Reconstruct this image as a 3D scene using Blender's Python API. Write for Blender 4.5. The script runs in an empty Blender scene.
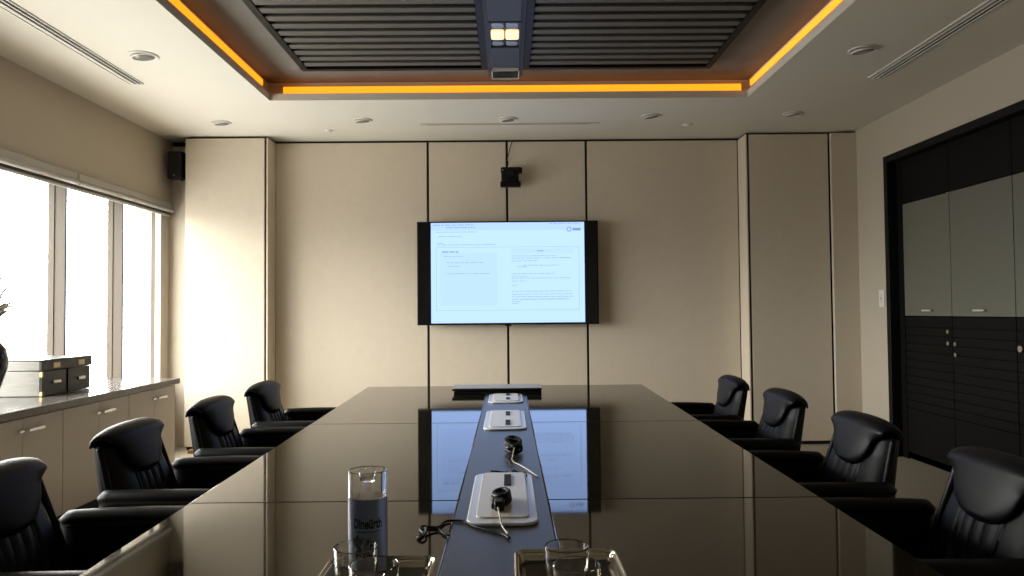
import bpy, bmesh, math, random
from mathutils import Vector, Matrix
random.seed(7)
S = bpy.context.scene
COL = S.collection
PI = math.pi

# ------------------------------------------------------------------ helpers
class MB:
    """collects simple shapes; build() links them as one mesh object"""
    def __init__(self):
        self.v = []; self.f = []
    def add(self, verts, faces):
        n = len(self.v)
        self.v += [tuple(p) for p in verts]
        self.f += [tuple(i + n for i in q) for q in faces]
        return self
    def box(self, x0, x1, y0, y1, z0, z1):
        if x0 > x1: x0, x1 = x1, x0
        if y0 > y1: y0, y1 = y1, y0
        if z0 > z1: z0, z1 = z1, z0
        vs = [(x0,y0,z0),(x1,y0,z0),(x1,y1,z0),(x0,y1,z0),(x0,y0,z1),(x1,y0,z1),(x1,y1,z1),(x0,y1,z1)]
        return self.add(vs, [(0,3,2,1),(4,5,6,7),(0,1,5,4),(1,2,6,5),(2,3,7,6),(3,0,4,7)])
    def prism(self, pts, z0, z1):
        """pts counter-clockwise seen from above"""
        n = len(pts)
        vs = [(x,y,z0) for x,y in pts] + [(x,y,z1) for x,y in pts]
        fs = [tuple(reversed(range(n))), tuple(range(n, 2*n))]
        fs += [(i, (i+1)%n, n+(i+1)%n, n+i) for i in range(n)]
        return self.add(vs, fs)
    def loft(self, secs, cap=True, closed=True):
        m = len(secs[0]); vs = [p for s in secs for p in s]; fs = []
        for k in range(len(secs)-1):
            for i in range(m if closed else m-1):
                j = (i+1) % m
                fs.append((k*m+i, k*m+j, (k+1)*m+j, (k+1)*m+i))
        if cap and closed:
            fs.append(tuple(reversed(range(m))))
            fs.append(tuple((len(secs)-1)*m + i for i in range(m)))
        return self.add(vs, fs)
    def lathe(self, prof, c=(0,0,0), n=32, close=False):
        """prof: (r,z) list; r==0 ends become poles"""
        cx, cy, cz = c; rings = []; vs = []; fs = []
        for r, z in prof:
            if r < 1e-6:
                rings.append([len(vs)]); vs.append((cx, cy, cz+z))
            else:
                rings.append(list(range(len(vs), len(vs)+n)))
                vs += [(cx+r*math.cos(2*PI*i/n), cy+r*math.sin(2*PI*i/n), cz+z) for i in range(n)]
        pairs = list(zip(rings[:-1], rings[1:]))
        if close: pairs.append((rings[-1], rings[0]))
        for a, b in pairs:
            for i in range(n):
                j = (i+1) % n
                if len(a) == 1 and len(b) == 1: continue
                if len(a) == 1: fs.append((a[0], b[j], b[i]))
                elif len(b) == 1: fs.append((a[i], a[j], b[0]))
                else: fs.append((a[i], a[j], b[j], b[i]))
        return self.add(vs, fs)
    def tube(self, pts, r, n=8, smooth=True):
        P = [Vector(p) for p in pts]
        if smooth: P = spline(P)
        up = Vector((0,0,1)); secs = []
        for i, p in enumerate(P):
            t = (P[min(i+1,len(P)-1)] - P[max(i-1,0)]).normalized()
            a = t.cross(up)
            if a.length < .05: a = t.cross(Vector((0,1,0)))
            a.normalize(); b = a.cross(t)
            secs.append([p + a*(r*math.cos(2*PI*k/n)) + b*(r*math.sin(2*PI*k/n)) for k in range(n)])
        return self.loft(secs)
    def cyl(self, p0, p1, r, n=20, r1=None):
        r1 = r if r1 is None else r1
        p0 = Vector(p0); p1 = Vector(p1); t = (p1-p0).normalized()
        a = t.cross(Vector((0,0,1)))
        if a.length < .05: a = t.cross(Vector((0,1,0)))
        a.normalize(); b = a.cross(t)
        return self.loft([[p + a*(q*math.cos(2*PI*k/n)) + b*(q*math.sin(2*PI*k/n)) for k in range(n)] for p, q in ((p0,r),(p1,r1))])
    def pillow(self, c, s, e=.35, nu=40, nv=20):
        """superellipsoid of half sizes s"""
        pw = lambda w, m: math.copysign(abs(w)**m, w)
        secs = []
        for j in range(nv+1):
            ph = -PI/2 + PI*j/nv
            cz = pw(math.sin(ph), e); cr = max(abs(math.cos(ph))**e, 1e-4)
            secs.append([(c[0]+s[0]*cr*pw(math.cos(2*PI*i/nu), e), c[1]+s[1]*cr*pw(math.sin(2*PI*i/nu), e), c[2]+s[2]*cz) for i in range(nu)])
        return self.loft(secs)
    def build(self, name, mat, parent=None, smooth=False, bevel=0, seg=2, fix=True):
        me = bpy.data.meshes.new(name)
        me.from_pydata(self.v, [], self.f)
        if fix:
            bm = bmesh.new(); bm.from_mesh(me)
            bmesh.ops.recalc_face_normals(bm, faces=bm.faces[:])
            bm.to_mesh(me); bm.free()
        me.materials.append(mat)
        if smooth:
            for p in me.polygons: p.use_smooth = True
        o = bpy.data.objects.new(name, me); COL.objects.link(o)
        if smooth and smooth != 'all':
            try: me.set_sharp_from_angle(angle=math.radians(smooth if smooth > 1 else 40))
            except Exception: pass
        if bevel:
            b = o.modifiers.new('bevel', 'BEVEL'); b.width = bevel; b.segments = seg; b.limit_method = 'ANGLE'
            b.angle_limit = math.radians(40)
            for p in me.polygons: p.use_smooth = True
            try: me.set_sharp_from_angle(angle=math.radians(75))
            except Exception: pass
            b.harden_normals = False
        if parent is not None:
            o.parent = parent
            o.location = -origin(parent)
        return o

def origin(o):
    v = Vector(o.location)
    while o.parent is not None:
        o = o.parent; v = v + Vector(o.location)
    return v

def spline(P, k=6):
    if len(P) < 3: return P
    out = []
    Q = [P[0]*2-P[1]] + P + [P[-1]*2-P[-2]]
    for i in range(1, len(Q)-2):
        a, b, c, d = Q[i-1:i+3]
        for s in range(k):
            t = s/k
            out.append(.5*((2*b) + (c-a)*t + (2*a-5*b+4*c-d)*t*t + (3*b-a-3*c+d)*t**3))
    out.append(P[-1]); return out

def rrect(x0, x1, y0, y1, r, n=6):
    pts = []
    for cx, cy, a0 in ((x1-r,y0+r,-90),(x1-r,y1-r,0),(x0+r,y1-r,90),(x0+r,y0+r,180)):
        for k in range(n+1):
            a = math.radians(a0 + 90*k/n); pts.append((cx+r*math.cos(a), cy+r*math.sin(a)))
    return pts

def thing(name, label, cat, loc=(0,0,0), group=None):
    o = bpy.data.objects.new(name, None); COL.objects.link(o)
    o.location = loc; o.empty_display_size = .05
    o['label'] = label; o['category'] = cat
    if group: o['group'] = group
    return o
def tag(o, label, cat, group=None):
    o['label'] = label; o['category'] = cat
    if group: o['group'] = group
    return o
def struct(o):
    o['kind'] = 'structure'; return o
def lab(o, label):
    o['label'] = label; return o
def copy_tree(o, parent=None):
    c = o.copy(); COL.objects.link(c)
    if parent is not None: c.parent = parent
    for ch in [q for q in o.children]: copy_tree(ch, c)
    return c

# ------------------------------------------------------------------ materials
def mat(name, col, rough=.5, metal=0, spec=.5, coat=0, noise=None, bump=None, trans=0, ior=1.45, emit=None, es=1.0, sheen=0):
    m = bpy.data.materials.new(name); m.use_nodes = True
    nt = m.node_tree; b = nt.nodes['Principled BSDF']
    c = (*col, 1)
    b.inputs['Base Color'].default_value = c
    b.inputs['Roughness'].default_value = rough
    b.inputs['Metallic'].default_value = metal
    b.inputs['Specular IOR Level'].default_value = spec
    b.inputs['Coat Weight'].default_value = coat
    b.inputs['Transmission Weight'].default_value = trans
    b.inputs['IOR'].default_value = ior
    if sheen: b.inputs['Sheen Weight'].default_value = sheen
    if emit:
        b.inputs['Emission Color'].default_value = (*emit, 1); b.inputs['Emission Strength'].default_value = es
    tc = None
    if noise or bump:
        tc = nt.nodes.new('ShaderNodeTexCoord')
    if noise:      # (scale, amount) mottling of the base colour, or (scale, amount, (sx,sy,sz))
        mp = nt.nodes.new('ShaderNodeMapping'); nt.links.new(tc.outputs['Object'], mp.inputs[0])
        if len(noise) > 2: mp.inputs['Scale'].default_value = noise[2]
        n = nt.nodes.new('ShaderNodeTexNoise'); n.inputs['Scale'].default_value = noise[0]; n.inputs['Detail'].default_value = 5
        nt.links.new(mp.outputs[0], n.inputs['Vector'])
        mx = nt.nodes.new('ShaderNodeMix'); mx.data_type = 'RGBA'
        mx.inputs[6].default_value = tuple(max(0, q*(1-noise[1])) for q in col) + (1,)
        mx.inputs[7].default_value = tuple(min(1, q*(1+noise[1])) for q in col) + (1,)
        nt.links.new(n.outputs[0], mx.inputs[0]); nt.links.new(mx.outputs[2], b.inputs['Base Color'])
    if bump:       # (scale, strength)
        n = nt.nodes.new('ShaderNodeTexNoise'); n.inputs['Scale'].default_value = bump[0]; n.inputs['Detail'].default_value = 3
        nt.links.new(tc.outputs['Object'], n.inputs['Vector'])
        bp = nt.nodes.new('ShaderNodeBump'); bp.inputs['Strength'].default_value = bump[1]; bp.inputs['Distance'].default_value = .004
        nt.links.new(n.outputs[0], bp.inputs['Height']); nt.links.new(bp.outputs[0], b.inputs['Normal'])
    return m

def pane_mat():
    m = bpy.data.materials.new('window_glass'); m.use_nodes = True
    nt = m.node_tree; nt.nodes.clear()
    out = nt.nodes.new('ShaderNodeOutputMaterial'); mx = nt.nodes.new('ShaderNodeMixShader')
    t = nt.nodes.new('ShaderNodeBsdfTransparent'); g = nt.nodes.new('ShaderNodeBsdfGlossy')
    t.inputs[0].default_value = (.97,.98,.98,1); g.inputs['Roughness'].default_value = .02
    mx.inputs[0].default_value = .05
    nt.links.new(t.outputs[0], mx.inputs[1]); nt.links.new(g.outputs[0], mx.inputs[2]); nt.links.new(mx.outputs[0], out.inputs[0])
    return m

M = dict(
    panel   = mat('cream_fabric_panel', (.62,.545,.435), .85, noise=(14,.05), bump=(180,.08)),
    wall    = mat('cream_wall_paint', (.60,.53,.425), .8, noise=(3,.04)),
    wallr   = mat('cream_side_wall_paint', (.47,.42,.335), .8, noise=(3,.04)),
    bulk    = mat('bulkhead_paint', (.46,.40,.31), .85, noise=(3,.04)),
    ceil    = mat('ceiling_paint', (.66,.625,.54), .85, noise=(1.6,.035)),
    tray    = mat('ceiling_tray_paint', (.17,.16,.14), .85, noise=(4,.16)),
    black   = mat('black_gap', (.006,.006,.006), .7),
    floor   = mat('floor_carpet', (.36,.31,.235), .9, noise=(60,.18), bump=(220,.3)),
    gloss   = mat('dark_lacquer_tabletop', (.018,.0145,.008), .035, ior=1.6, noise=(3,.25,(1,.15,1))),
    edge    = mat('dark_lacquer_edge', (.02,.018,.013), .2),
    inlay   = mat('dark_leather_inlay', (.030,.033,.042), .33, spec=.8, noise=(120,.2), bump=(420,.12)),
    steel   = mat('satin_steel', (.62,.60,.56), .28, 1),
    hatchm  = mat('satin_hatch_lid', (.80,.76,.67), .32),
    tray_m  = mat('polished_steel_tray', (.50,.47,.40), .16, 1),
    chrome  = mat('chrome', (.8,.8,.8), .12, 1),
    handle  = mat('satin_handle', (.75,.74,.68), .45, .4),
    frost   = mat('pale_plastic_rim', (.70,.72,.74), .22, spec=.7),
    leather = mat('black_leather', (.0042,.0047,.0064), .40, spec=.17, noise=(30,.3), bump=(260,.10)),
    blackp  = mat('black_plastic', (.004,.004,.0045), .45, spec=.25),
    blackg  = mat('black_gloss', (.006,.006,.007), .12),
    darkm   = mat('dark_metal', (.025,.026,.03), .45, .2),
    slat    = mat('grille_slat', (.095,.088,.076), .55, noise=(5,.15)),
    beam    = mat('grey_metal_housing', (.045,.048,.058), .45, .2),
    beamd   = mat('dark_housing_side', (.025,.027,.034), .5),
    alu     = mat('aluminium_blind', (.42,.40,.36), .4, .5),
    alud    = mat('dark_blind_track', (.05,.055,.065), .5),
    mull    = mat('window_mullion_paint', (.068,.052,.035), .6),
    lam     = mat('cream_laminate', (.56,.49,.39), .4, noise=(2,.05,(1,1,.2))),
    stone   = mat('dark_stone_counter', (.11,.10,.088), .18, spec=.7, noise=(60,.5)),
    greyd   = mat('grey_green_laminate', (.135,.137,.108), .38, noise=(2,.03)),
    slatd   = mat('black_wood_slat', (.004,.004,.0037), .6, spec=.15, noise=(6,.3,(1,.2,8))),
    white   = mat('white_plastic', (.72,.70,.65), .4),
    whitem  = mat('white_metal', (.66,.63,.57), .35),
    bulb    = mat('unlit_lamp_glass', (.15,.15,.145), .25, spec=.6),
    refl    = mat('lamp_reflector', (.35,.36,.38), .3, .8),
    glass   = mat('clear_glass', (1,1,1), .0, trans=1, ior=1.48),
    water   = mat('water', (.93,.96,1), .0, trans=1, ior=1.333),
    bluegrey  = mat('blue_grey_translucent', (.33,.375,.46), .30, trans=.72, ior=1.3),
    ink     = mat('black_print', (.01,.01,.012), .5),
    warm    = mat('warm_lamp', (.9,.8,.6), .5, emit=(1.0,.70,.40), es=1.05),
    amber   = mat('amber_led', (.9,.5,.1), .5, emit=(1.7,.45,.012), es=1.05),
    screen  = mat('lit_screen', (.0,.0,.0), .3, emit=(.60,.88,1.55), es=1.0),
    scr_bar = mat('screen_header', (.0,.0,.0), .3, emit=(.54,.79,1.4), es=1.0),
    scr_col = mat('screen_column', (.0,.0,.0), .3, emit=(.57,.835,1.5), es=1.0),
    scr_ln  = mat('screen_pale_line', (.0,.0,.0), .3, emit=(.42,.62,.80), es=1.0),
    scr_tx  = mat('screen_text', (.0,.0,.0), .3, emit=(.40,.57,.82), es=1.0),
    scr_bl  = mat('screen_blue_text', (.0,.0,.0), .3, emit=(.27,.40,.78), es=1.0),
    scr_dk  = mat('screen_logo_blue', (.0,.0,.0), .3, emit=(.22,.36,.70), es=1.0),
    scr_or  = mat('screen_orange_mark', (.0,.0,.0), .3, emit=(.9,.45,.2), es=1.0),
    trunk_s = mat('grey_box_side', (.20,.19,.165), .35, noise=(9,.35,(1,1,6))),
    trunk_f = mat('black_box_front', (.012,.011,.010), .35),
    brass   = mat('brass_fitting', (.55,.40,.2), .3, 1),
    paper   = mat('card_label', (.62,.56,.45), .6),
    vase    = mat('black_glazed_vase', (.008,.009,.014), .1, spec=.6),
    leaf    = mat('dry_leaf', (.22,.20,.13), .6),
    wood    = mat('brown_wood', (.20,.10,.045), .5, noise=(20,.3,(1,6,1))),
    silver  = mat('silver_lid', (.42,.40,.36), .5, .2),
    wire    = mat('pale_wire', (.62,.58,.50), .35),
    win     = pane_mat(),
)

# ------------------------------------------------------------------ dimensions (metres; camera stands at x=0, y=0)
ZC = 2.915          # ceiling
XL, XR = -3.22, 3.26
XG = XL-.078
YF, YN = 7.10, -1.6
TR = 3.10          # raised tray ceiling
TX0, TX1, TY0, TY1 = -1.845, 1.885, 0.9, 5.73

# ------------------------------------------------------------------ room shell
struct(MB().box(XL-.4, XR+.6, YN-.1, YF+.3, -.12, 0).build('floor', M['floor']))
c = MB()
c.box(XL-.4, TX0, YN-.1, YF+.3, ZC, ZC+.055).box(TX1, XR+.6, YN-.1, YF+.3, ZC, ZC+.055)
c.box(TX0, TX1, YN-.1, TY0, ZC, ZC+.055).box(TX0, TX1, TY1, YF+.3, ZC, ZC+.055)
ceil = struct(c.build('ceiling', M['ceil']))
t = MB()
g, gs = .15, .06
t.box(TX0-gs-.1, TX1+gs+.1, TY0-g-.1, TY1+g+.1, TR, TR+.05)
t.build('recess', M['tray'], ceil)
t = MB()
t.box(TX0-gs-.1, TX0-gs, TY0-g-.1, TY1+g+.1, ZC+.055, TR).box(TX1+gs, TX1+gs+.1, TY0-g-.1, TY1+g+.1, ZC+.055, TR)
t.box(TX0-gs, TX1+gs, TY1+g, TY1+g+.1, ZC+.055, TR).box(TX0-gs, TX1+gs, TY0-g-.1, TY0-g, ZC+.055, TR)
t.build('cove_wall', M['ceil'], ceil)

# far wall: a dark carcass behind cream panels, seams between them stay open
wf = struct(MB().box(XL-.3, XR+.5, YF+.02, YF+.3, 0, ZC).build('wall_far', M['black']))
TOPG = .022
for x0, x1 in ((-2.225,-.775), (-.752,-.012), (.010,.752), (.775,2.225)):
    MB().box(x0, x1, YF, YF+.03, .0, ZC-TOPG).build('panel', M['panel'], wf, bevel=.003)
YP = 6.87
for sd, xi, xo in ((-1, 2.262, 2.995), (1, 2.268, 3.005)):
    q = sorted((sd*xi, sd*xo))
    MB().box(q[0], q[1], YP, YP+.03, .035, ZC-TOPG).build('panel', M['panel'], wf, bevel=.003)
    MB().box(sd*(xi-.036), sd*(xi-.022), YP-.004, YF, .0, ZC-TOPG).build('return_panel', M['panel'], wf, bevel=.002)
    MB().box(sd*(xi-.022), sd*(xo-.01), YP+.034, YF, .0, ZC-.005).build('carcass', M['black'], wf)
MB().box(XG-.02, -3.012, YF, YF+.03, 0, ZC-.045).build('panel', M['wall'], wf)
MB().box(3.024, XR, 6.84, 6.88, 0, ZC-TOPG).build('panel', M['wall'], wf)

# right wall with the recess for the built-in cabinets
CY0, CY1, CZ1 = 4.06, 6.34, 2.56
w = MB()
w.box(XR, XR+.12, CY1, YF+.02, 0, ZC).box(XR, XR+.12, YN, CY0, 0, ZC).box(XR, XR+.12, CY0, CY1, CZ1, ZC)
w.box(XR+.52, XR+.6, CY0-.1, CY1+.1, 0, CZ1+.1)
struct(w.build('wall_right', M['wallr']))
# left wall: bulkhead above, low wall under the windows
WZ0, WZ1, WY0, WY1 = .60, 2.29, 2.2, 7.00

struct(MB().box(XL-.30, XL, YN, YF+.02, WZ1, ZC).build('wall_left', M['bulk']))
w = MB().box(XL-.30, XL, WY0, WY1, 0, WZ0).box(XL-.30, XL, YN, WY0, 0, WZ1).box(XL-.30, XG, WY1, YF+.02, 0, WZ1).box(XG, XL, WY1, YF+.02, 0, WZ0)
struct(w.build('wall_left_low', M['wall']))
struct(MB().box(XL-.3, XR+.6, YN-.1, YN, 0, ZC).build('wall_near', M['wall']))

# windows between the fins
ys = [2.2, 3.0, 3.8, 4.6, 5.40, 6.20, 7.00]
for k in range(6):
    a, b = ys[k], ys[k+1]
    fr = MB(); q = .007; a1 = a + (.01 if k else 0); b1 = b-.01
    qe = q if k < 5 else .05
    fr.box(XG-.045, XG, a1, a1+q, WZ0, WZ1).box(XG-.045, XG, b1-qe, b1, WZ0, WZ1)
    fr.box(XG-.045, XG, a1+q, b1-qe, WZ0, WZ0+q).box(XG-.045, XG, a1+q, b1-qe, WZ1-q, WZ1)
    wn = struct(fr.build('window_%d' % (k+1), M['mull']))
    MB().box(XG-.030, XG-.024, a1+q, b1-qe, WZ0+q, WZ1-q).build('pane', M['win'], wn)
for k in range(1, 6):
    y = ys[k]
    fin = struct(MB().box(XG-.045, XL-.006, y-.01, y+.01, WZ0, WZ1).build('trim_%d' % k, M['mull']))
    MB().box(XL-.006, XL, y-.01, y+.01, WZ0, WZ1).build('edge_strip', M['darkm'], fin)
struct(MB().box(XG, XG+.05, 6.93, YF-.001, WZ0, WZ1).build('trim_7', M['wall']))
# roller blinds, drawn up, two lengths
for i, (a, b, lb) in enumerate(((WY0+.01, 5.485, 'long drawn-up aluminium roller blind above the windows nearer the camera'),
                                (5.495, WY1+.05, 'short drawn-up aluminium roller blind above the window next to the corner'))):
    r = thing('roller_blind', lb, 'blind', (XL+.02, (a+b)/2, 2.24), 'roller blinds over the windows')
    MB().box(XL+.001, XL+.035, a, b, 2.262, 2.315).build('cassette', M['alu'], r, bevel=.006)
    MB().cyl((XL+.028, a, 2.243), (XL+.028, b, 2.243), .021, 20).build('roller', M['alu'], r, smooth=True)
    MB().box(XL-.02, XL+.012, a, b, 2.205, 2.262).build('track', M['alud'], r)
    MB().cyl((XL+.004, a, 2.196), (XL+.004, b, 2.196), .013, 14).build('bottom_bar', M['alu'], r, smooth=True)

# baseboards
struct(MB().box(XR-.012, XR, CY1+.02, 6.835, 0, .07).build('baseboard_right', M['wall'], bevel=.003))
tag(MB().box(-2.90, -2.79, 6.72, 6.80, 0, .033).build('wooden_wedge', M['wood'], bevel=.004), 'small brown wooden block on the floor at the foot of the far wall panel', 'wedge')

# ------------------------------------------------------------------ ceiling fittings
def led(lb, p0, p1, ax):
    """a tall diffuser fixed to the back of the cove, facing the opening"""
    r = thing('led_strip', lb, 'light strip', p0, 'amber cove lights')
    (x0,y0,z),(x1,y1,_) = p0, p1
    h0, h1 = (z+.050, z+.105) if ax else (z+.030, z+.098)
    if ax:      # runs along y, ax = direction it faces
        MB().box(x0, x0+ax*.008, y0, y1, h0, h1).build('channel', M['alu'], r)
        MB().box(x0+ax*.008, x0+ax*.020, y0+.004, y1-.004, h0+.004, h1-.004).build('diffuser', M['amber'], r, bevel=.004)
    else:
        MB().box(x0, x1, y0-.008, y0, h0, h1).build('channel', M['alu'], r)
        MB().box(x0+.004, x1-.004, y0-.020, y0-.008, h0+.004, h1-.004).build('diffuser', M['amber'], r, bevel=.004)
zs = ZC+.055
led('amber light strip in the ceiling cove on the window side', (TX0-gs, TY0+.1, zs), (TX0-gs, TY1-.03, zs), 1)
led('amber light strip in the ceiling cove on the cabinet side', (TX1+gs, TY0+.1, zs), (TX1+gs, TY1+.06, zs), -1)
led('amber light strip in the ceiling cove along the screen wall', (TX0+.06, TY1+g, zs), (TX1+.0, TY1+g, zs), 0)

def grille(lb, x0, x1, inner):
    y0, y1 = 1.0, 5.43
    r = thing('ceiling_grille', lb, 'ceiling grille', ((x0+x1)/2, (y0+y1)/2, TR-.06), 'slatted ceiling grilles')
    f = MB(); q = .045; z0, z1 = TR-.055, TR-.001
    f.box(x0, x0+q, y0, y1, z0, z1).box(x1-q, x1, y0, y1, z0, z1).box(x0+q, x1-q, y0, y0+q, z0, z1).box(x0+q, x1-q, y1-q, y1, z0, z1)
    f.build('frame', M['blackp'], r)
    MB().box(x0+q, x1-q, y0+q, y1-q, z1-.006, z1).build('backing', M['black'], r)
    s = MB(); y = y1-q-.045
    while y > y0+.1:
        s.box(x0+q, x1-q, y-.068, y, z0+.006, z0+.022); y -= .120
    s.build('slats', M['slat'], r, bevel=.004)
grille('black-framed slatted ceiling grille on the window side of the light housing', -1.505, -.135, 1)
grille('black-framed slatted ceiling grille on the cabinet side of the light housing', .125, 1.515, 0)

h = thing('ceiling_light_housing', 'grey ceiling beam between the grilles with a twin warm lamp', 'light fitting', (-.006, 3.5, TR-.06))
hz = TR-.075; hx = -.006
MB().box(hx-.128, hx+.128, 1.0, 5.55, hz+.012, TR-.001).build('body', M['beamd'], h)
for a, b in ((1.05, 4.46), (4.925, 5.30)):
    MB().box(hx-.100, hx+.100, a, b, hz, hz+.012).build('cover_panel', M['beam'], h, bevel=.003)
f = MB(); a, b = 4.47, 4.915
f.box(hx-.100, hx+.100, a, a+.01, hz-.002, hz+.012).box(hx-.100, hx+.100, b-.01, b, hz-.002, hz+.012)
f.box(hx-.100, hx-.092, a, b, hz-.002, hz+.012).box(hx+.092, hx+.100, a, b, hz-.002, hz+.012)
lf = f.build('lamp_frame', M['beam'], h)
for s in (-1, 1):
    MB().pillow((hx+s*.047, 4.69, hz+.006), (.043, .078, .008), .3).build('lamp', M['warm'], h, smooth='all')
    for yy in (4.54, 4.85):
        MB().pillow((hx+s*.047, yy, hz+.008), (.040, .045 if yy < 4.7 else .040, .006), .6).build('reflector', M['refl'], h, smooth='all')
f = MB(); a, b = 5.35, 5.55
f.box(hx-.102, hx+.102, a, a+.008, hz-.012, hz+.012).box(hx-.102, hx+.102, b-.008, b, hz-.012, hz+.012)
f.box(hx-.102, hx-.095, a, b, hz-.012, hz+.012).box(hx+.095, hx+.102, a, b, hz-.012, hz+.012)
ev = f.build('end_frame', M['whitem'], h)
MB().box(hx-.095, hx+.095, a+.008, b-.008, hz-.004, hz+.011).build('end_plate', M['blackg'], h)
f = MB()
for k in range(5):
    f.box(hx-.075+.012*(k%2), hx+.07-.018*(k%3), a+.03+.032*k, a+.036+.032*k, hz-.007, hz-.004)
f.build('end_fins', M['beam'], h)

def downlight(x, y, r, lb):
    o = thing('downlight', lb, 'downlight', (x, y, ZC), 'ceiling downlights')
    MB().lathe([(r*.80,-.001),(r*.86,-.010),(r*.96,-.008),(r,-.0005),(r*.98,0.0)], (x,y,ZC), 36).build('trim_ring', M['whitem'], o, smooth='all')
    b = MB().lathe([(0,-.005),(r*.70,-.005),(r*.72,-.012),(r*.78,-.013),(r*.82,-.006),(r*.80,-.001),(0,-.001)], (0,0,0), 36)
    bo = b.build('lamp_cup', M['whitem'], o, smooth='all')
    bo.location = (0,0,-.004); bo.rotation_euler = (math.radians(5), math.radians(-6), 0)
    l = MB().lathe([(0,-.0150),(r*.4,-.0145),(r*.70,-.0125),(r*.70,-.006),(0,-.006)], (0,0,0), 36).build('lamp_glass', M['bulb'], bo, smooth='all')
    l.location = (0,0,0)
    return o
for x, y, r, lb in ((-2.32,4.70,.093,'unlit downlight on the window side close to the long slot vent'),
        (-2.47,6.38,.083,'unlit downlight nearest the corner with the loudspeaker'),
        (-1.24,6.33,.083,'unlit downlight above the wide panel on the window side of the screen'),
        (.012,6.33,.083,'unlit downlight over the middle slot vent and the wall camera'),
        (1.235,6.26,.083,'unlit downlight above the wide panel on the cabinet side of the screen'),
        (2.43,6.22,.083,'unlit downlight nearest the corner by the black cabinets'),
        (2.29,4.68,.093,'unlit downlight on the cabinet side close to the long slot vent')):
    downlight(x, y, r, lb)
for x, y, lb in ((1.62,6.58,'small white ceiling sensor next to a downlight on the cabinet side'), (-1.62,6.68,'small white ceiling sensor on the window side of the middle slot vent')):
    o = thing('ceiling_sensor', lb, 'sensor', (x,y,ZC), 'small ceiling sensors')
    MB().lathe([(0,-.012),(.022,-.012),(.030,-.008),(.030,-.0045)], (x,y,ZC), 24).build('dome', M['white'], o, smooth='all')
    MB().lathe([(0,-.0045),(.048,-.0045),(.052,-.002),(.052,0),(0,0)], (x,y,ZC), 28).build('base', M['whitem'], o, smooth='all')

def slot_vent(lb, x, y0, y1):
    o = thing('slot_vent', lb, 'air vent', (x, (y0+y1)/2, ZC), 'long ceiling slot vents')
    f = MB()
    for dx in (-.052, -.018, .012, .044):
        wd = .008 if abs(dx) > .03 else .010
        f.box(x+dx-wd/2, x+dx+wd/2, y0, y1, ZC-.008, ZC)
    f.build('frame', M['whitem'], o)
    f = MB()
    for a, b in ((-.012,.006), (.018,.039)):
        f.box(x+a, x+b, y0, y1, ZC-.003, ZC-.0005)
    f.build('slots', M['black'], o)
    MB().box(x-.047, x-.024, y0, y1, ZC-.004, ZC-.0005).build('blank_strip', M['ceil'], o)
slot_vent('long twin-slot air vent in the ceiling on the window side', -2.65, 2.3, 5.28)
slot_vent('long twin-slot air vent in the ceiling on the cabinet side', 2.655, 2.3, 5.26)
o = thing('screen_slot', 'narrow wooden-edged slot in the ceiling before the wall screen', 'ceiling slot', (.03, 6.49, ZC))
f = MB().box(-.76,.82,6.465,6.478,ZC-.007,ZC).box(-.76,.82,6.502,6.515,ZC-.007,ZC).box(-.76,-.70,6.478,6.502,ZC-.007,ZC).box(.74,.82,6.478,6.502,ZC-.007,ZC)
f.build('frame', M['wall'], o)
MB().box(-.70,.74,6.478,6.502,ZC-.003,ZC-.0005).build('slot', mat('brown_slot',(.09,.07,.045),.7), o)

# ------------------------------------------------------------------ things on the far wall
tv = thing('wall_display', 'large flat wall display showing a pale document between black bars', 'display', (0, 6.98, 1.6))
X0, X1, Z0, Z1 = -.853, .853, 1.132, 2.108
MB().box(X0, X1, 6.955, 7.01, Z0, Z1).build('body', M['blackp'], tv, bevel=.004)
MB().box(X0+.012, X1-.012, 6.951, 6.955, Z0+.012, Z1-.012).build('glass_panel', M['blackg'], tv)
sc = MB().box(-.722, .722, 6.949, 6.951, Z0+.018, Z1-.014).build('screen', M['screen'], tv)
MB().box(-.3, .3, 7.01, 7.10, 1.4, 1.85).build('wall_mount', M['blackp'], tv)
MB().box(-.03, .03, 6.949, 6.955, Z0-.012, Z0+.006).build('sensor_bar', M['blackg'], tv)
sx = lambda u: -.722 + 1.444*u              # u,v across the picture on the screen, v down
sz = lambda v: Z1-.014 - (Z1-Z0-.032)*v
def scr(name, mt, rects, y=.0006):
    b = MB()
    for u0, v0, u1, v1 in rects:
        b.box(sx(u0), sx(u1), 6.949-y, 6.949, sz(v1), sz(v0))
    return b.build(name, mt, sc)
def dashes(u0, u1, v, h=.006, seed=0):
    R = random.Random(seed*97+int(v*1000)); out = []; u = u0
    while u < u1:
        l = min(.012+.035*R.random(), u1-u); out.append((u, v-h/2, u+l, v+h/2)); u += l+.006
    return out
scr('page_header', M['scr_bar'], [(0,0,1,.075)], .0003)
for v, u0, u1, h_ in ((.022,.015,.28,.007),(.048,.10,.29,.007),(.012,.77,.985,.006)):
    scr('toolbar_text', M['scr_bl'], dashes(u0,u1,v,h_,1))
for k, (v, u0, u1) in enumerate(((.092,.035,.30),(.135,.05,.20),(.205,.04,.09),(.220,.04,.42),(.335,.08,.21),(.398,.10,.345),(.435,.11,.19),(.508,.105,.385),
        (.335,.525,.82),(.357,.525,.905),(.385,.525,.69),(.430,.60,.83),(.443,.56,.63),(.512,.53,.81),(.538,.525,.63),(.557,.525,.91),(.586,.525,.62),(.628,.525,.565),
        (.688,.525,.91),(.717,.525,.92),(.742,.525,.93),(.768,.525,.90),(.790,.525,.58),(.808,.525,.57))):
    scr('text_line', M['scr_tx'], dashes(u0,u1,v,.007,20+k))
scr('heading_text', M['scr_bl'], dashes(.072,.18,.290,.012,8)); scr('heading_text', M['scr_bl'], dashes(.69,.74,.285,.009,40))
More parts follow.
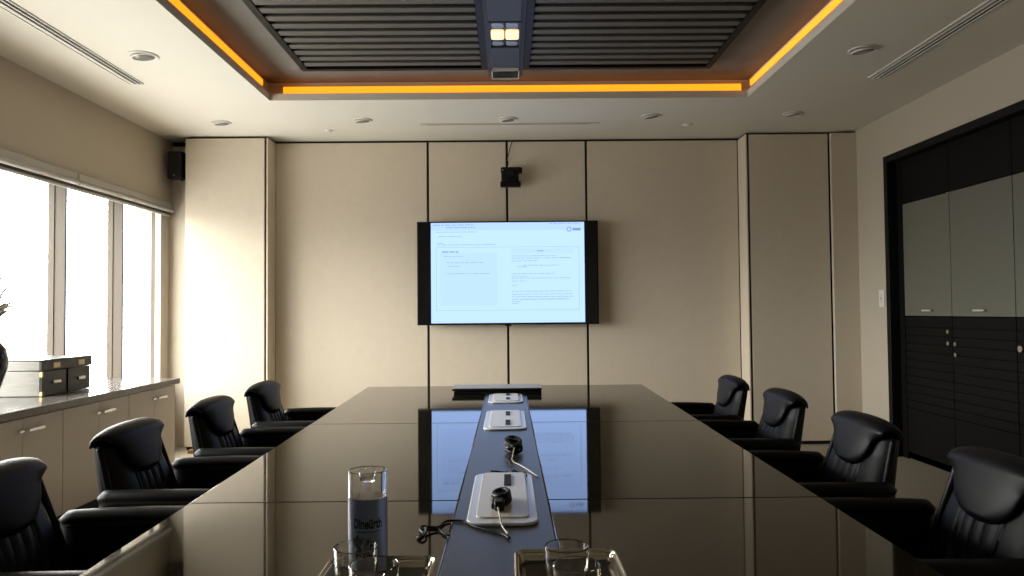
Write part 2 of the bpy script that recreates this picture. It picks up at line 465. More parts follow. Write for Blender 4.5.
for q in ((.60,.764,.68,.770),(.70,.764,.88,.770),(.84,.354,.905,.360)): scr('link_text', M['scr_bl'], [q])
scr('page_border', M['scr_ln'], [(.035,.243,.965,.247),(.035,.872,.965,.876),(.033,.243,.036,.876),(.963,.243,.966,.876)])
scr('page_column', M['scr_col'], [(.06,.30,.43,.83),(.525,.262,.93,.312)], .0002)
b = MB(); cx, cz = sx(.902), sz(.072); n = 24
for k in range(n):
    a, a2 = 2*PI*k/n, 2*PI*(k+.9)/n
    vs = [(cx+r*math.cos(q), 6.9482, cz+r*math.sin(q)) for r in (.014,.024) for q in (a,a2)]
    b.add(vs, [(0,1,3,2)])
b.build('round_logo', M['scr_bl'], sc)
scr('round_logo_edge', M['scr_or'], [(.916,.055,.919,.090)], .001)
scr('logo_wordmark', M['scr_dk'], [(.926,.064,.976,.082),(.925,.060,.931,.086),(.931,.060,.936,.065),(.936,.060,.940,.086),(.943,.060,.947,.086),(.947,.060,.953,.064),(.947,.082,.953,.086),(.955,.060,.959,.086),(.959,.060,.963,.086),(.965,.060,.976,.065),(.965,.071,.974,.075),(.965,.082,.976,.086),(.965,.060,.968,.086)])

cam_w = thing('wall_camera', 'black conference camera mounted on the wall above the display', 'camera', (.035, 7.0, 2.52))
MB().box(-.065,.130,6.955,7.02,2.435,2.485).build('base', M['blackp'], cam_w, bevel=.006)
MB().box(-.055,.110,6.93,7.05,2.483,2.60).build('body', M['blackp'], cam_w, bevel=.012)
MB().box(-.060,.145,6.95,7.03,2.565,2.622).build('head', M['blackp'], cam_w, bevel=.014)
MB().cyl((.03,6.93,2.545),(.03,6.905,2.545),.034,24).build('lens', M['blackg'], cam_w, smooth=True)
MB().box(-.02,.07,7.03,7.10,2.46,2.56).build('bracket', M['blackp'], cam_w)
MB().box(-.045,-.035,6.928,6.931,2.585,2.59).build('marking', M['whitem'], cam_w)
tag(MB().tube([(0,7.02,2.62),(.012,7.075,2.68),(.006,7.09,2.73),(.03,7.088,2.83),(.046,7.088,2.873),(.055,7.05,2.894)],.0035,6).build('camera_cable', M['blackp'], smooth='all'), 'thin black cable rising from the wall camera to the ceiling', 'cable')

sp = thing('loudspeaker', 'black loudspeaker hung in the corner over the window side', 'speaker', (-3.10, 6.93, 2.63))
pts = [(-3.185,6.97),(-3.155,6.85),(-3.03,6.85),(-3.015,6.97)]
MB().prism(pts, 2.52, 2.775).build('cabinet', M['blackp'], sp, bevel=.012, seg=3)
MB().box(-3.15,-3.035,6.843,6.85,2.535,2.762).build('grille', M['black'], sp, bevel=.003)
MB().box(-3.098,-3.083,6.840,6.843,2.542,2.552).build('badge', M['silver'], sp)
MB().box(-3.13,-3.07,6.97,7.099,2.60,2.70).build('bracket', M['blackp'], sp)
MB().cyl((-3.055,6.93,2.523),(-3.055,6.93,2.508),.012,12).build('knob', M['blackp'], sp, smooth=True)

o = thing('light_switch', 'white wall switch on the cream wall beside the black cabinets', 'switch', (XR, 6.43, 1.34))
MB().box(XR-.008, XR, 6.385, 6.475, 1.265, 1.415).build('plate', M['white'], o, bevel=.003)
MB().box(XR-.012, XR-.008, 6.412, 6.448, 1.305, 1.375).build('rocker', M['whitem'], o, bevel=.002)
MB().box(XR-.0135, XR-.012, 6.425, 6.435, 1.335, 1.345).build('indicator', M['black'], o)

# ------------------------------------------------------------------ built-in cabinets on the right
XD = 3.33                       # door plane
fr = MB()
fr.box(XR-.012, XD+.42, CY1-.06, CY1, 0, CZ1).box(XR-.012, XD+.42, CY0, CY0+.06, 0, CZ1).box(XR-.012, XD+.42, CY0+.06, CY1-.06, CZ1-.06, CZ1)
sur = struct(fr.build('trim_6', M['blackp'], bevel=.003))
yd = [6.20, 5.54, 4.84, 4.15]
CYI = CY1-.06
MB().box(XD, XD+.02, 6.204, CYI, 0, CZ1-.06).build('side_filler', M['slatd'], sur)
for k in range(3):
    b, a = yd[k]-.003, yd[k+1]+.003
    MB().box(XD, XD+.02, a, b, 2.135, CZ1-.062).build('top_panel', M['slatd'], sur, bevel=.002)
up_l = ['grey-green upper cabinet with one lift-up door, next to the cream wall', 'grey-green upper cabinet with one lift-up door, middle one of three', 'grey-green upper cabinet cut off by the picture edge']
lo_l = ['black slatted lower cabinet next to the cream wall', 'black slatted lower cabinet below the middle grey-green door', 'black slatted lower cabinet cut off by the picture edge']
for k in range(3):
    b, a = yd[k]-.004, yd[k+1]+.004
    ym = (a+b)/2
    u = thing('upper_cabinet', up_l[k], 'cabinet', (XD+.2, ym, 1.2), 'grey-green upper cabinets')
    MB().box(XD+.022, XD+.40, a, b, 1.195, 2.13).build('carcass', M['blackp'], u)
    d = MB().box(XD, XD+.02, a, b, 1.192, 2.128).build('door', M['greyd'], u, bevel=.002)
    hy = ym-.03 if k == 0 else ym-.0
    f = MB().cyl((XD-.022,hy-.06,1.235),(XD-.022,hy+.06,1.235),.0075,12).cyl((XD-.022,hy-.045,1.235),(XD,hy-.045,1.235),.005,10).cyl((XD-.022,hy+.045,1.235),(XD,hy+.045,1.235),.005,10)
    f.build('handle', M['handle'], d, smooth=True)
    l = thing('lower_cabinet', lo_l[k], 'cabinet', (XD+.2, ym, 0), 'black slatted lower cabinets')
    MB().box(XD+.030, XD+.40, a, b, .0, 1.186).build('carcass', M['black'], l)
    f = MB(); f.box(XD+.012, XD+.028, a, b, .06, 1.186)
    f.box(XD, XD+.012, a, b, 1.105, 1.186)
    z = 1.100
    while z > .48:
        f.box(XD, XD+.012, a, b, z-.062, z); z -= .0675
    f.box(XD, XD+.012, a, b, .06, z)
    d = f.build('door', M['slatd'], l, bevel=.0025, seg=1)
    e = (a+.04) if k in (0,) else (b-.04)
    for zz in ((1.075, .985) if k == 0 else (.985, .905) if k == 1 else (.985,)):
        MB().cyl((XD-.012,e,zz),(XD,e,zz),.016 if k < 2 else .022,20).build('lock', M['chrome'], d, smooth=True)
    MB().box(XD+.03, XD+.05, a, b, 0, .055).build('plinth', M['black'], l)

# ------------------------------------------------------------------ counter on the window side
XC = -2.60
yu = [3.60, 4.35, 5.10, 5.80]
cl = ['cream base cabinet cut off by the picture edge under the stone counter', 'cream base cabinet with two doors, between its two neighbours under the stone counter', 'cream base cabinet at the corner end of the stone counter']
for k in range(3):
    a, b = yu[k]+.002, yu[k+1]-.002
    u = thing('base_cabinet', cl[k], 'cabinet', ((XC+XL)/2, (a+b)/2, 0), 'cream base cabinets')
    MB().box(XL+.004, XC-.02, a, b, .10, .714).build('carcass', M['lam'], u)
    MB().box(XL+.06, XC-.07, a, b, 0, .10).build('plinth', M['blackp'], u)
    s = (3.99, 4.73, 5.47)[k]
    for j, (p, q) in enumerate(((a, s-.0015), (s+.0015, b))):
        d = MB().box(XC-.018, XC, p, q, .102, .708).build('door', M['lam'], u, bevel=.002)
        if j:
            f = MB().box(XC+.016, XC+.026, s+.015, s+.155, .632, .650)
            f.box(XC, XC+.016, s+.02, s+.03, .634, .648).box(XC, XC+.016, s+.14, s+.15, .634, .648)
        else:
            f = MB().box(XC+.010, XC+.018, s-.05, s-.006, .634, .648).box(XC, XC+.010, s-.035, s-.02, .636, .646)
        f.build('handle', M['chrome'], d, bevel=.003)
tag(MB().box(XL+.002, XC+.03, 3.58, 5.82, .716, .760).build('stone_countertop', M['stone'], bevel=.004), 'dark polished stone countertop running under the windows', 'countertop')

# black storage box with drawers
bx = thing('storage_box', 'black drawer chest with pale sides and brass fittings on the stone counter', 'chest', (-3.0, 4.82, .76))
A0, A1, BX0, BX1 = 4.55, 5.09, -3.19, -2.852
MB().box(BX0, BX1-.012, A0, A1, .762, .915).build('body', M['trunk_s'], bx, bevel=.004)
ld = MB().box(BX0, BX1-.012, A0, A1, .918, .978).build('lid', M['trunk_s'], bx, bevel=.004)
MB().box(BX1-.012, BX1, A0, A1, .918, .978).build('lid_front', M['trunk_f'], ld, bevel=.002)
MB().box(BX0-.002, BX1+.002, A0-.002, A1+.002, .978, .984).build('top_board', M['trunk_f'], ld, bevel=.002)
for i in (0, 1):
    ya = A0 + i*(A1-A0)/2
    dr = MB().box(BX1-.012, BX1, ya+.002, ya+.248, .764, .913).build('drawer', M['trunk_f'], bx, bevel=.002)
    yc = ya+.145
    MB().box(BX1, BX1+.004, yc-.035, yc+.035, .930, .962).build('label_holder', M['brass'], ld)
    MB().box(BX1+.004, BX1+.005, yc-.027, yc+.027, .936, .956).build('label_card', M['paper'], ld)
    MB().box(BX1, BX1+.010, yc-.040, yc+.040, .832, .852).build('pull', M['steel'], dr, bevel=.004)
for z0, z1 in ((.764,.79),(.88,.912)):
    MB().box(BX1-.014, BX1+.0015, A0-.0015, A0+.012, z0, z1).build('corner_fitting', M['brass'], bx)

# vase with dry leaves (cut off by the picture edge)
va = thing('leaf_vase', 'black glazed vase of dry feathery leaves at the picture edge on the counter', 'vase', (-2.97, 4.22, .76))
vx, vy = -2.962, 4.22
MB().lathe([(0,0),(.055,0),(.060,.012),(.050,.03),(.075,.10),(.102,.19),(.108,.25),(.095,.31),(.060,.355),(.045,.37),(.050,.385),(.042,.385),(.036,.37),(.05,.35),(.08,.30),(0,.28)], (vx,vy,.761), 40).build('pot', M['vase'], va, smooth='all')
R = random.Random(3)
lf = MB()
for k in range(34):
    an = R.uniform(0, 2*PI); rd = R.uniform(.10,.24); hh = R.uniform(.16,.36)
    if k < 18: an = R.uniform(-.3,.35); rd = R.uniform(.165,.205); hh = R.uniform(.165,.215)
    p = [Vector((vx,vy,1.12)), Vector((vx+rd*.25*math.cos(an), vy+rd*.25*math.sin(an), 1.12+hh*.65)), Vector((vx+rd*.65*math.cos(an), vy+rd*.65*math.sin(an), 1.12+hh)), Vector((vx+rd*math.cos(an), vy+rd*math.sin(an), 1.12+hh*.92))]
    Q = spline(p, 6); secs = []; sd = Vector((-math.sin(an), math.cos(an), 0))
    for i, q in enumerate(Q):
        tt = i/(len(Q)-1); wd = .013*math.sin(PI*min(1, .12+.88*tt))**.8+.0006
        secs.append([q+sd*wd, q+Vector((0,0,.0015)), q-sd*wd, q-Vector((0,0,.0015))])
    lf.loft(secs)
lf.build('leaves', M['leaf'], va, smooth='all')

# ------------------------------------------------------------------ conference table
TT = .74
tb = thing('conference_table', 'long dark glossy conference table with an inlaid power strip', 'table', (0, 3, 0))
def xl(y): return -.862 - (y-1.45)*(.122/3.75)
def xr(y): return .842 + (y-1.45)*(.089/3.75)
IX0, IX1, IY0, IY1 = -.140, .103, .60, 4.78
joints = [.60, 2.055, 3.475, 5.19]
for k in range(3):
    a, b = joints[k]+.0015, joints[k+1]-(.0015 if k < 2 else 0)
    for s in (0, 1):
        e = min(b, IY1)
        if s == 0: pts = [(xl(a),a),(IX0-.001,a),(IX0-.001,e),(xl(e),e)]
        else:      pts = [(IX1+.001,a),(xr(a),a),(xr(e),e),(IX1+.001,e)]
        if k == 2:
            m = -.0185
            if s == 0: pts = [(xl(a),a),(IX0-.001,a),(IX0-.001,IY1+.001),(m-.0004,IY1+.001),(m-.0004,b),(xl(b),b)]
            else:      pts = [(IX1+.001,a),(xr(a),a),(xr(b),b),(m+.0004,b),(m+.0004,IY1+.001),(IX1+.001,IY1+.001)]
        MB().prism(pts, TT-.045, TT).build('top_panel', M['gloss'], tb, bevel=.0035, seg=3)
MB().box(IX0, IX1, IY0, IY1, TT-.045, TT+.0005).build('inlay_strip', M['inlay'], tb, bevel=.001)
f = MB()
f.prism([(xl(.7)+.16,.75),(xr(.7)-.16,.75),(xr(5.1)-.16,5.05),(xl(5.1)+.16,5.05)], TT-.12, TT-.046)
f.build('apron', M['edge'], tb)
for yy in (1.2, 3.0, 4.7):
    MB().box(-.42,.40, yy-.13, yy+.13, .03, TT-.12).build('pedestal', M['edge'], tb, bevel=.01)
    MB().box(-.55,.53, yy-.17, yy+.17, 0, .03).build('foot', M['edge'], tb, bevel=.008)
# power hatches let into the strip
def hatch(y0, y1, hw, black, cx=.0):
    cx = -.018+cx
    z = TT+.0006
    h = MB().prism(rrect(cx-hw, cx+hw, y0, y1, .045, 8), z, z+.008).build('power_hatch', M['frost'], tb, bevel=.003)
    MB().prism(rrect(cx-hw*.74, cx+hw*.74, y0+.045, y1-.012, .018, 6), z+.008, z+.0115).build('lid', M['hatchm'], h, bevel=.0012)
    for a, b in black:
        MB().box(cx+.012-.0105, cx+.012+.0105, a, b, z+.0115, z+.0145).build('slot', M['black'], h)
    return h
hatch(1.80, 2.36, .089, [(2.17,2.31)])
hatch(3.24, 3.83, .097, [(3.32,3.46),(3.62,3.75)])
hatch(4.18, 4.60, .101, [(4.27,4.36),(4.47,4.56)])

# flat case at the end of the table
cs = thing('flat_case', 'flat silver-topped black case lying at the far end of the table', 'case', (-.06, 4.75, TT))
MB().box(-.345,.205,4.655,4.87,TT+.001,TT+.017).build('lower_shell', M['blackp'], cs, bevel=.003)
MB().box(-.355,.205,4.645,4.875,TT+.022,TT+.036).build('upper_shell', M['blackp'], cs, bevel=.003)
MB().box(-.345,.18,4.70,4.87,TT+.017,TT+.022).build('seam_strip', M['silver'], cs)
MB().box(-.356,.207,4.643,4.876,TT+.036,TT+.040).build('silver_top', M['silver'], cs, bevel=.001)

# ------------------------------------------------------------------ chairs (front towards +X)
def xb(z): return -.207 - (z-.48)*.28
def make_chair():
    r = thing('armchair', 'x', 'chair', (0,0,0), 'black leather armchairs round the table')
    # outer shell, a rounded U in plan
    def usec(z, w, back, front, th):
        def U(wi, bk, fr, rad):
            pts = [(fr, -wi)]
            for k in range(9):
                a = -PI/2 - (PI/2)*k/8
                pts.append((bk+rad+rad*math.cos(a), -wi+rad+rad*math.sin(a)))
            for k in range(1, 12): pts.append((bk-.018*math.sin(PI*k/12), -wi+rad+(2*wi-2*rad)*k/12))
            for k in range(9):
                a = PI - (PI/2)*k/8
                pts.append((bk+rad+rad*math.cos(a), wi-rad+rad*math.sin(a)))
            pts.append((fr, wi)); return pts
        o = U(w, back, front, .040); i = U(w-th, back+th*.8, front, .028)
        return [(x, y, z) for x, y in o] + [(x, y, z) for x, y in reversed(i)]
    wing = lambda tt: .284 - .058*tt
    secs = []
    for k in range(15):
        tt = k/14; z = .34 + .425*tt
        secs.append(usec(z, wing(tt), xb(z)-.100+.032*tt, xb(z)-.030-.004*tt, .020))
    MB().loft(secs).build('back_shell', M['leather'], r, smooth=50)
    # rolled leather edge on the two wings
    for s in (-1, 1):
        MB().tube([(xb(z)-.030-.004*tt, s*(wing(tt)-.010), z) for tt, z in ((q, .34+.43*q) for q in (.2,.4,.6,.8,.99))], .013, 12).build('wing_roll', M['leather'], r, smooth='all')
    # inner cushion with vertical gathers under the pad
    N = 96; secs = []
    for k in range(45):
        tt = k/44; z = .43 + .345*tt
        w = .240 - .038*tt; xf = xb(z)+.012*math.sin(PI*min(1, tt*1.3)); xr_ = xb(z)-.062
        rnd = min(1, tt/.05, (1-tt)/.05); rnd = math.sqrt(max(.03, 1-(1-rnd)**2))
        s = []
        for i in range(N):                          # front, from -w to w
            u = -1 + 2*i/(N-1); y = w*u
            x = xf - .040*abs(u)**7 - .004*u*u
            zl = max(0, min(1, (.665-z)/.03))
            win = max(0, 1-(abs(y)/.088)**8) * zl
            gt = abs(math.cos(PI*y/.050))
            x += win*(.011*(gt**.45) - .009)
            x -= .010*max(0, 1-abs(abs(y)-.092)/.009) * zl
            s.append((xr_ + (x-xr_)*rnd, y, z))
        for i in range(12):
            u = 1 - 2*i/11; s.append((xr_ + .02*abs(u)**4, w*u*.98, z))
        secs.append(s)
    MB().loft(secs).build('back_cushion', M['leather'], r, smooth=60)
    # head pad: a shield that wraps over the top
    ZT = .784
    rad = .033; A0_ = .275; zs_ = ZT+rad*.8*math.sin(A0_)
    cx = xb(zs_)+.011-rad*math.cos(A0_)
    path = [(cx-rad-.004, .772, -1, .1, .226), (cx-rad-.003, .780, -1, .1, .229)]
    for k in range(15):
        a = PI - (PI-A0_)*k/14
        path.append((cx+rad*math.cos(a), ZT+rad*.8*math.sin(a), math.cos(a), math.sin(a), .230 - .018*k/14))
    n = 44; zb = .640
    for k in range(1, n+1):
        f = k/n; z = zs_ - (zs_-zb)*f
        hw = (.212 - .042*math.sin(PI/2*min(1,f*3.2)) - .050*f) * max(0, 1-f**5)**.5
        path.append((xb(z)+.011, z, .97, .25, max(hw, .004)))
    secs = []; m = 48; tot = len(path)
    pw = lambda q, e: math.copysign(abs(q)**e, q)
    for i, (x, z, nx, nz, hw) in enumerate(path):
        tk = min(.0175, .007+.003*i)
        e = (tot-1-i)/(tot-1)
        if e < .07: tk *= max(.3, (e/.07)**.5)
        s = []
        for k in range(m):
            a = 2*PI*k/m
            y = hw*pw(math.cos(a), .62); d = tk*pw(math.sin(a), .62)
            if d > 0: d *= 1 + .35*(1-(y/hw)**2)
            dr = .012*abs(y/hw)**3.2*min(1, max(.3, 1-(i-16)/22))
            s.append((x+nx*d, y, z+nz*d-dr))
        secs.append(s)
    MB().loft(secs).build('head_pad', M['leather'], r, smooth='all')
    # arms
    for s in (-1, 1):
        secs = []
        for k in range(21):
            tt = k/20; x = -.285 + .555*tt
            e = min(1, tt/.04, (1-tt)/.07); e = math.sqrt(max(.02, 1-(1-e)**2))
            y0 = s*(.294 + .014*math.sin(PI*tt)); zt = .596 + .006*math.sin(PI*tt)-.010*(tt>.9)*(tt-.9)*10
            secs.append([(x, y0+.040*e*math.cos(2*PI*q/20), zt+.027*e*math.sin(2*PI*q/20)) for q in range(20)])
        a = MB().loft(secs).build('armrest', M['leather'], r, smooth='all')
        secs = []
        for k in range(17):
            tt = k/16; x = -.278 + .528*tt
            e = min(1, tt/.04, (1-tt)/.08); e = math.sqrt(max(.05, 1-(1-e)**2))
            y0 = s*(.291 + .012*math.sin(PI*tt)); zb = .35
            q = rrect(-.027*e, .027*e, zb, .592, .02*e, 4)
            secs.append([(x, y0+yy, z) for yy, z in q])
        MB().loft(secs).build('side_panel', M['leather'], r, smooth='all')
    MB().pillow((.01,0,.415), (.275,.246,.055), .38, 56, 24).build('seat', M['leather'], r, smooth='all')
    MB().box(-.28,.22,-.24,.24,.335,.365).build('seat_pan', M['blackp'], r, bevel=.01)
    MB().cyl((-.02,0,.10),(-.02,0,.336),.028,20).build('column', M['chrome'], r, smooth=True)
    st = MB().lathe([(0,.07),(.05,.07),(.055,.11),(.035,.13),(0,.13)],(-.02,0,0),24).build('hub', M['blackp'], r, smooth=40)
    for k in range(5):
        a = 2*PI*k/5+.3; ca, sa = math.cos(a), math.sin(a)
        MB().loft([[(-.02+ca*d-sa*w_, sa*d+ca*w_, z) for w_, z in ((-w,zt-t_),(w,zt-t_),(w,zt),(-w,zt))] for d, w, zt, t_ in ((.04,.026,.122,.045),(.29,.017,.092,.03))]).build('base_leg', M['blackp'], r, bevel=.005)
        px, py = -.02+ca*.275, sa*.275
        MB().cyl((px-sa*.018,py+ca*.018,.030),(px+sa*.018,py-ca*.018,.030),.030,18).cyl((px,py,.05),(px,py,.066),.008,10).build('caster', M['blackp'], r, smooth=True)
    return r
ch0 = make_chair()
spots = [(-1.168,2.15,2,'black leather armchair on the window side, nearest the camera'),
         (-1.207,3.00,0,'black leather armchair on the window side, second from the camera'),
         (-1.207,3.82,0,'black leather armchair on the window side, second from the screen wall'),
         (-1.222,4.66,-1,'black leather armchair on the window side, nearest the screen wall'),
         (1.125,2.17,180,'black leather armchair on the cabinet side, nearest the camera'),
         (1.12,3.00,181,'black leather armchair on the cabinet side, second from the camera'),
         (1.14,3.93,180,'black leather armchair on the cabinet side, second from the screen wall'),
         (1.12,4.76,179,'black leather armchair on the cabinet side, nearest the screen wall')]
for i, (x, y, a, lb) in enumerate(spots):
    o = ch0 if i == 0 else copy_tree(ch0)
    o.location = (x, y, 0); o.rotation_euler = (0, 0, math.radians(a)); o['label'] = lb

# ------------------------------------------------------------------ trays, glasses, bottle
def tray(lb, x0, x1, y0, y1):
    o = thing('serving_tray', lb, 'tray', ((x0+x1)/2, (y0+y1)/2, TT), 'polished metal trays')
    secs = []
    prof = [(.012,.001),(.004,.010),(0,.024),(-.003,.027),(-.006,.025),(-.004,.022)]     # inset, height
    z0 = TT
    outer = [[(x, y, z0+h) for x, y in rrect(x0+i_, x1-i_, y0+i_, y1-i_, .022-min(i_,.01), 6)] for i_, h in prof]
    inner = [[(x, y, z0+h) for x, y in rrect(x0+i_, x1-i_, y0+i_, y1-i_, .020-min(i_,.01), 6)] for i_, h in ((.003,.021),(.007,.010),(.014,.004))]
    MB().loft(outer+inner).build('dish', M['tray_m'], o, smooth=60)
    return TT+.004
zt = tray('polished metal tray holding the water bottle and two tumblers', -.356, -.154, 1.08, 1.512)
tray('polished metal tray holding two tumblers and no bottle', .014, .212, 1.08, 1.545)
def tumbler(x, y, lb, r=.041, h=.086):
    o = thing('tumbler', lb, 'glass', (x, y, zt), 'clear glass tumblers')
    MB().lathe([(0,.0),(r*.72,.0),(r*.84,.006),(r*.93,.022),(r*.985,.05),(r,h-.001),(r-.0013,h+.0006),(r-.0026,h-.001),(r*.985-.0028,.05),(r*.92-.0028,.026),(r*.78,.014),(r*.4,.011),(0,.0105)], (x,y,zt+.0006), 48).build('bowl', M['glass'], o, smooth=24)
tumbler(-.283, 1.375, 'clear glass tumbler close in front of the water bottle')
tumbler(-.233, 1.278, 'clear glass tumbler nearest the camera on the tray with the bottle', .043)
tumbler(.103, 1.365, 'clear glass tumbler further back on the tray without a bottle')
tumbler(.112, 1.268, 'clear glass tumbler nearest the camera on the tray without a bottle')
bt = thing('water_bottle', 'clear glass bottle of water with black lettering on the tray', 'bottle', (-.277, 1.46, zt))
bx_, by_, rb = -.277, 1.458, .0375
H = .208
MB().lathe([(0,0),(rb*.9,0),(rb,.006),(rb,H-.001),(rb-.0012,H),(rb-.0024,H-.001),(rb-.0024,.012),(rb*.8,.008),(0,.008)], (bx_,by_,zt+.0006), 64).build('glass_body', M['glass'], bt, smooth=24)
MB().lathe([(0,.0085),(rb*.78,.0085),(rb-.0027,.0128),(rb-.0027,.158),(0,.158)], (bx_,by_,zt+.0006), 64).build('water', M['water'], bt, smooth=24)
MB().lathe([(0,H-.024),(.009,H-.024),(.013,H-.022),(.017,H-.012),(.018,H-.004),(.0165,H-.004),(.0155,H-.012),(.012,H-.019),(0,H-.020)], (bx_,by_,zt+.0006), 40).build('stopper', M['glass'], bt, smooth=30)
MB().lathe([(rb+.00005,.012),(rb+.00045,.0125),(rb+.00045,.157),(rb+.00005,.1575)], (bx_,by_,zt+.0006), 64, close=True).build('blue_grey_layer', M['bluegrey'], bt, smooth=30)  # thin rough blue-grey translucent layer round the body, up to the water level
# lettering wrapped round the glass
def wrapped_text(txt, size, width, zc, name, phi0):
    cu = bpy.data.curves.new('lettering', 'FONT'); cu.body = txt; cu.size = size; cu.align_x = 'CENTER'; cu.resolution_u = 3; cu.offset = .0009
    to = bpy.data.objects.new('lettering', cu); COL.objects.link(to)
    dg = bpy.context.evaluated_depsgraph_get(); me = bpy.data.meshes.new_from_object(to.evaluated_get(dg))
    bpy.data.objects.remove(to)
    bm = bmesh.new(); bm.from_mesh(me); bmesh.ops.subdivide_edges(bm, edges=bm.edges[:], cuts=1)
    xs = [v.co.x for v in bm.verts]; k = width/(max(xs)-min(xs))
    for v in bm.verts:
        a = phi0 + v.co.x*k/rb; z = zc + v.co.y
        v.co = (bx_+(rb+.0007)*math.cos(a), by_+(rb+.0007)*math.sin(a), z)
    bm.to_mesh(me); bm.free(); me.materials.clear(); me.materials.append(M['ink'])
    ob = bpy.data.objects.new(name, me); COL.objects.link(ob); ob.parent = bt; ob.location = -origin(bt)
    return ob
PH = -PI/2 + .0 + .18
wrapped_text('Dineürth', .026, .056, zt+.105, 'lettering', PH)
b = MB()
R = random.Random(5)
x = -.022
while x < .026:
    l = R.uniform(.002,.0045)
    a0, a1 = PH+x/rb, PH+(x+l)/rb
    b.add([(bx_+(rb+.0007)*math.cos(a), by_+(rb+.0007)*math.sin(a), z) for a in (a0,a1) for z in (zt+.0975,zt+.0995)], [(0,2,3,1)])
    x += l+.0012
b.build('small_print', M['ink'], bt)

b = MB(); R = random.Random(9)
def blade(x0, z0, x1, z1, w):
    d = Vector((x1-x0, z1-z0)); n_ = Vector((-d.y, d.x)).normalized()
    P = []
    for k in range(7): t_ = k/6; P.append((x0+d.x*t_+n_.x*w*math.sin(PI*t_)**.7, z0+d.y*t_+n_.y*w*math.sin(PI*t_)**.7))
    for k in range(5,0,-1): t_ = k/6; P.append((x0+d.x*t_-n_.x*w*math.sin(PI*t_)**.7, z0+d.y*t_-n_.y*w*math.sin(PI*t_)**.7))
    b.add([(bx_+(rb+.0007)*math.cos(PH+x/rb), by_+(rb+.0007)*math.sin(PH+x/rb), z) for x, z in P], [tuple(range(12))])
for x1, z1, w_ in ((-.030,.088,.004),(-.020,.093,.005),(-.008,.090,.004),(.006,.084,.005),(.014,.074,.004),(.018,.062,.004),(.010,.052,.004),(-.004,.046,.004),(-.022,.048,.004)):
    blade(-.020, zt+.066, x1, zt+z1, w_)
b.build('dark_blades', M['ink'], bt)  # fan of dark blade shapes below the lettering, in the same black

# ------------------------------------------------------------------ cables on the table
zt2 = TT+.0005
def cable(name, lb, pts, r=.0032, m='blackp'):
    return tag(MB().tube(pts, r, 8).build(name, M[m], smooth='all'), lb, 'cable')
# bundle beyond the nearest hatch
bu = thing('cable_bundle', 'coiled black cable bundle with its adapter on the strip between two hatches', 'cable', (.014, 2.74, TT))
R = random.Random(11); coil = MB()
for j in range(7):
    pts = []; ra, rb2 = R.uniform(.020,.034), R.uniform(.030,.062); ox, oy = R.uniform(-.006,.006), R.uniform(-.01,.01); tl = R.uniform(-.25,.25); hz_ = .0155+.0045*j
    for k in range(15):
        a = 2*PI*k/14+j; pts.append((.014+ox+ra*math.cos(a), 2.735+oy+rb2*math.sin(a), TT+hz_+.006*math.sin(a+j)+tl*.01*math.cos(a)))
    coil.tube(pts, .0062, 8)
coil.build('coil', M['blackp'], bu, smooth='all')
MB().box(-.008,.034,2.70,2.775,TT+.003,TT+.034).build('adapter', M['blackp'], bu, bevel=.006)
w = MB()
for j in range(3):
    w.tube([(-.018+.005*j,2.70+.02*j,TT+.038),(-.012+.004*j,2.755,TT+.047+.002*j),(.004+.004*j,2.79-.01*j,TT+.044),(.016,2.77,TT+.040)], .0018, 6)
w.build('pale_tie', M['wire'], bu, smooth='all')
cable('pale_cable', 'thin pale cable running from the coiled bundle to the nearest hatch', [(.022,2.70,TT+.040),(.012,2.62,TT+.012),(.012,2.56,TT+.004),(.038,2.49,TT+.004),(.058,2.43,TT+.004),(.072,2.38,TT+.004),(.088,2.32,TT+.004)], .0022, 'wire')
cable('power_cable', 'thin black cable running from the coiled bundle along the rim of the nearest hatch', [(.004,2.66,TT+.010),(-.002,2.58,TT+.0045),(.006,2.49,TT+.0045),(.012,2.44,TT+.0045),(.012,2.385,TT+.006),(.004,2.40,TT+.004),(.02,2.40,TT+.0045),(.04,2.372,TT+.0055),(.048,2.33,TT+.017),(.052,2.27,TT+.017)], .0026)
cable('rim_cable', 'thin black cable lying over the far rim of the nearest hatch', [(-.06,2.36,TT+.014),(-.045,2.375,TT+.010),(-.02,2.384,TT+.0045),(-.004,2.384,TT+.0045)], .0026)
# coil standing on the nearest hatch
zk = TT+.0125
pl = thing('plug_lead', 'short black lead coiled on the nearest hatch with its plug', 'cable', (-.02, 1.95, TT))
rg = MB()
for j in range(3):
    rg.tube([(-.023+(.024-.002*j)*math.cos(2*PI*k/18), 1.985+(.050-.004*j)*math.sin(2*PI*k/18), zk+.009+.008*j+.003*math.sin(2*PI*k/18+j)) for k in range(19)], .0056, 10)
rg.build('coil', M['blackp'], pl, smooth='all')
MB().box(-.040,-.014,1.885,1.935,zk+.001,zk+.026).build('plug', M['blackp'], pl, bevel=.006)
MB().box(-.048,-.030,1.905,1.955,zk+.001,zk+.020).build('adapter', M['blackp'], pl, bevel=.005)
MB().tube([(-.030,1.888,zk+.012),(-.028,1.86,zk+.010),(-.024,1.825,zk+.006),(-.020,1.792,TT+.008),(-.010,1.755,TT+.0035),(-.004,1.735,TT+.0035)], .0022, 8).build('tail', M['wire'], pl, smooth='all')
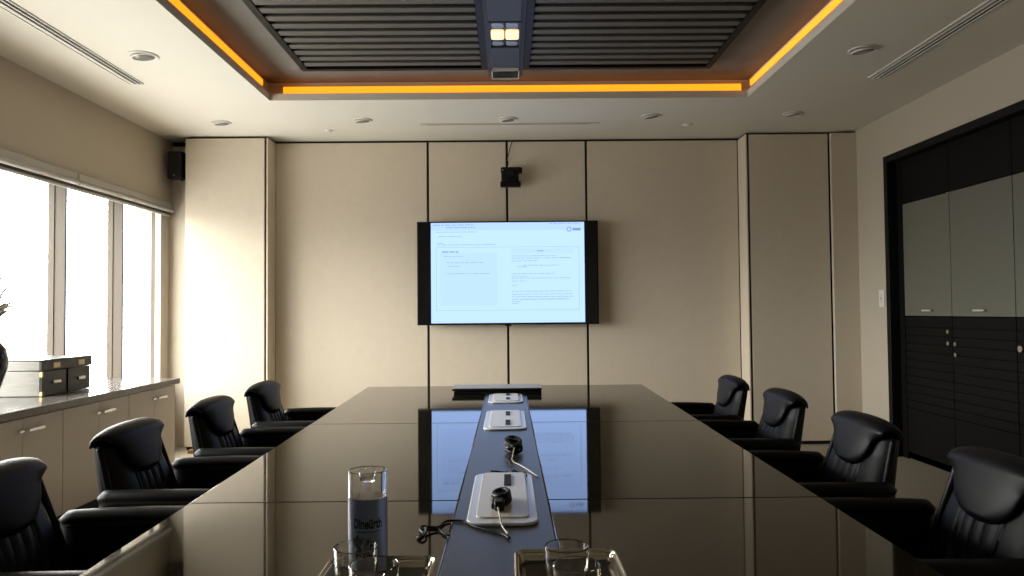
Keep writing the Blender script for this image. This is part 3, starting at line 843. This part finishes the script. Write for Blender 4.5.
cable('looped_cable', 'black cable ending in a loose loop on the bare lacquer beside the strip',
      [(-.001,1.700,zt2+.0034),(-.02,1.735,zt2+.0034),(-.05,1.76,zt2+.0034),(-.085,1.795,zt2+.0034),(-.11,1.835,zt2+.0034),(-.13,1.845,zt2+.0034),(-.158,1.838,zt2+.0034),(-.17,1.795,zt2+.0034),(-.178,1.790,zt2+.0034),(-.195,1.795,zt2+.0034),(-.210,1.800,zt2+.0034),(-.214,1.775,zt2+.0034),(-.203,1.745,zt2+.0034),(-.206,1.722,zt2+.0034),(-.212,1.712,zt2+.0034),(-.200,1.705,zt2+.006),(-.195,1.735,zt2+.009),(-.198,1.765,zt2+.010),(-.18,1.775,zt2+.006),(-.165,1.765,zt2+.0034),(-.155,1.74,zt2+.0034),(-.14,1.725,zt2+.0034)], .0030)

# ------------------------------------------------------------------ daylight
W = bpy.data.worlds.new('overcast_sky'); S.world = W; W.use_nodes = True
nt = W.node_tree; bg = nt.nodes['Background']
tc = nt.nodes.new('ShaderNodeTexCoord'); sep = nt.nodes.new('ShaderNodeSeparateXYZ'); nt.links.new(tc.outputs['Generated'], sep.inputs[0])
mr = nt.nodes.new('ShaderNodeMapRange'); mr.inputs[1].default_value = -1; mr.inputs[2].default_value = 1
nt.links.new(sep.outputs[2], mr.inputs[0])
rp = nt.nodes.new('ShaderNodeValToRGB'); el = rp.color_ramp.elements
for z, k in ((-.5,.62), (-.25,.22), (-.06,.24), (.10,.92)): el.new((z+1)/2)
for e, (z, k) in zip(el, ((-1,.50), (-.5,.44), (-.25,.25), (-.06,.29), (.10,.92), (1,1))):
    e.position = (z+1)/2; e.color = (k, k*.982, k*.945, 1)
nt.links.new(mr.outputs[0], rp.inputs[0]); nt.links.new(rp.outputs[0], bg.inputs[0])
bg.inputs[1].default_value = 22.5
L = bpy.data.lights.new('window_portal', 'AREA'); L.shape = 'RECTANGLE'; L.size = WZ1-WZ0; L.size_y = WY1-WY0
L.cycles.is_portal = True
lo = bpy.data.objects.new('window_portal', L); COL.objects.link(lo)
lo.location = (XG-.06, (WY0+WY1)/2, (WZ0+WZ1)/2); lo.rotation_euler = (0, math.radians(-90), 0)

# ------------------------------------------------------------------ camera
cd = bpy.data.cameras.new('camera'); cam = bpy.data.objects.new('camera', cd); COL.objects.link(cam)
cd.sensor_width = 36; cd.lens = 36*740/1024; cd.clip_start = .05
Rm = Matrix.Rotation(math.radians(-.31), 4, 'Z') @ Matrix.Rotation(math.radians(90+1.78), 4, 'X') @ Matrix.Rotation(math.radians(-.5), 4, 'Z')
cam.matrix_world = Matrix.Translation((0,0,1.26)) @ Rm
S.camera = cam
S.view_settings.view_transform = 'Standard'; S.view_settings.look = 'None'
S.view_settings.exposure = 0; S.view_settings.gamma = 1; S.view_settings.use_curve_mapping = False
try:
    S.cycles.use_denoising = True; S.cycles.denoiser = 'OPENIMAGEDENOISE'
    S.cycles.max_bounces = 14; S.cycles.transmission_bounces = 12; S.cycles.transparent_max_bounces = 12; S.cycles.diffuse_bounces = 6
except Exception: pass
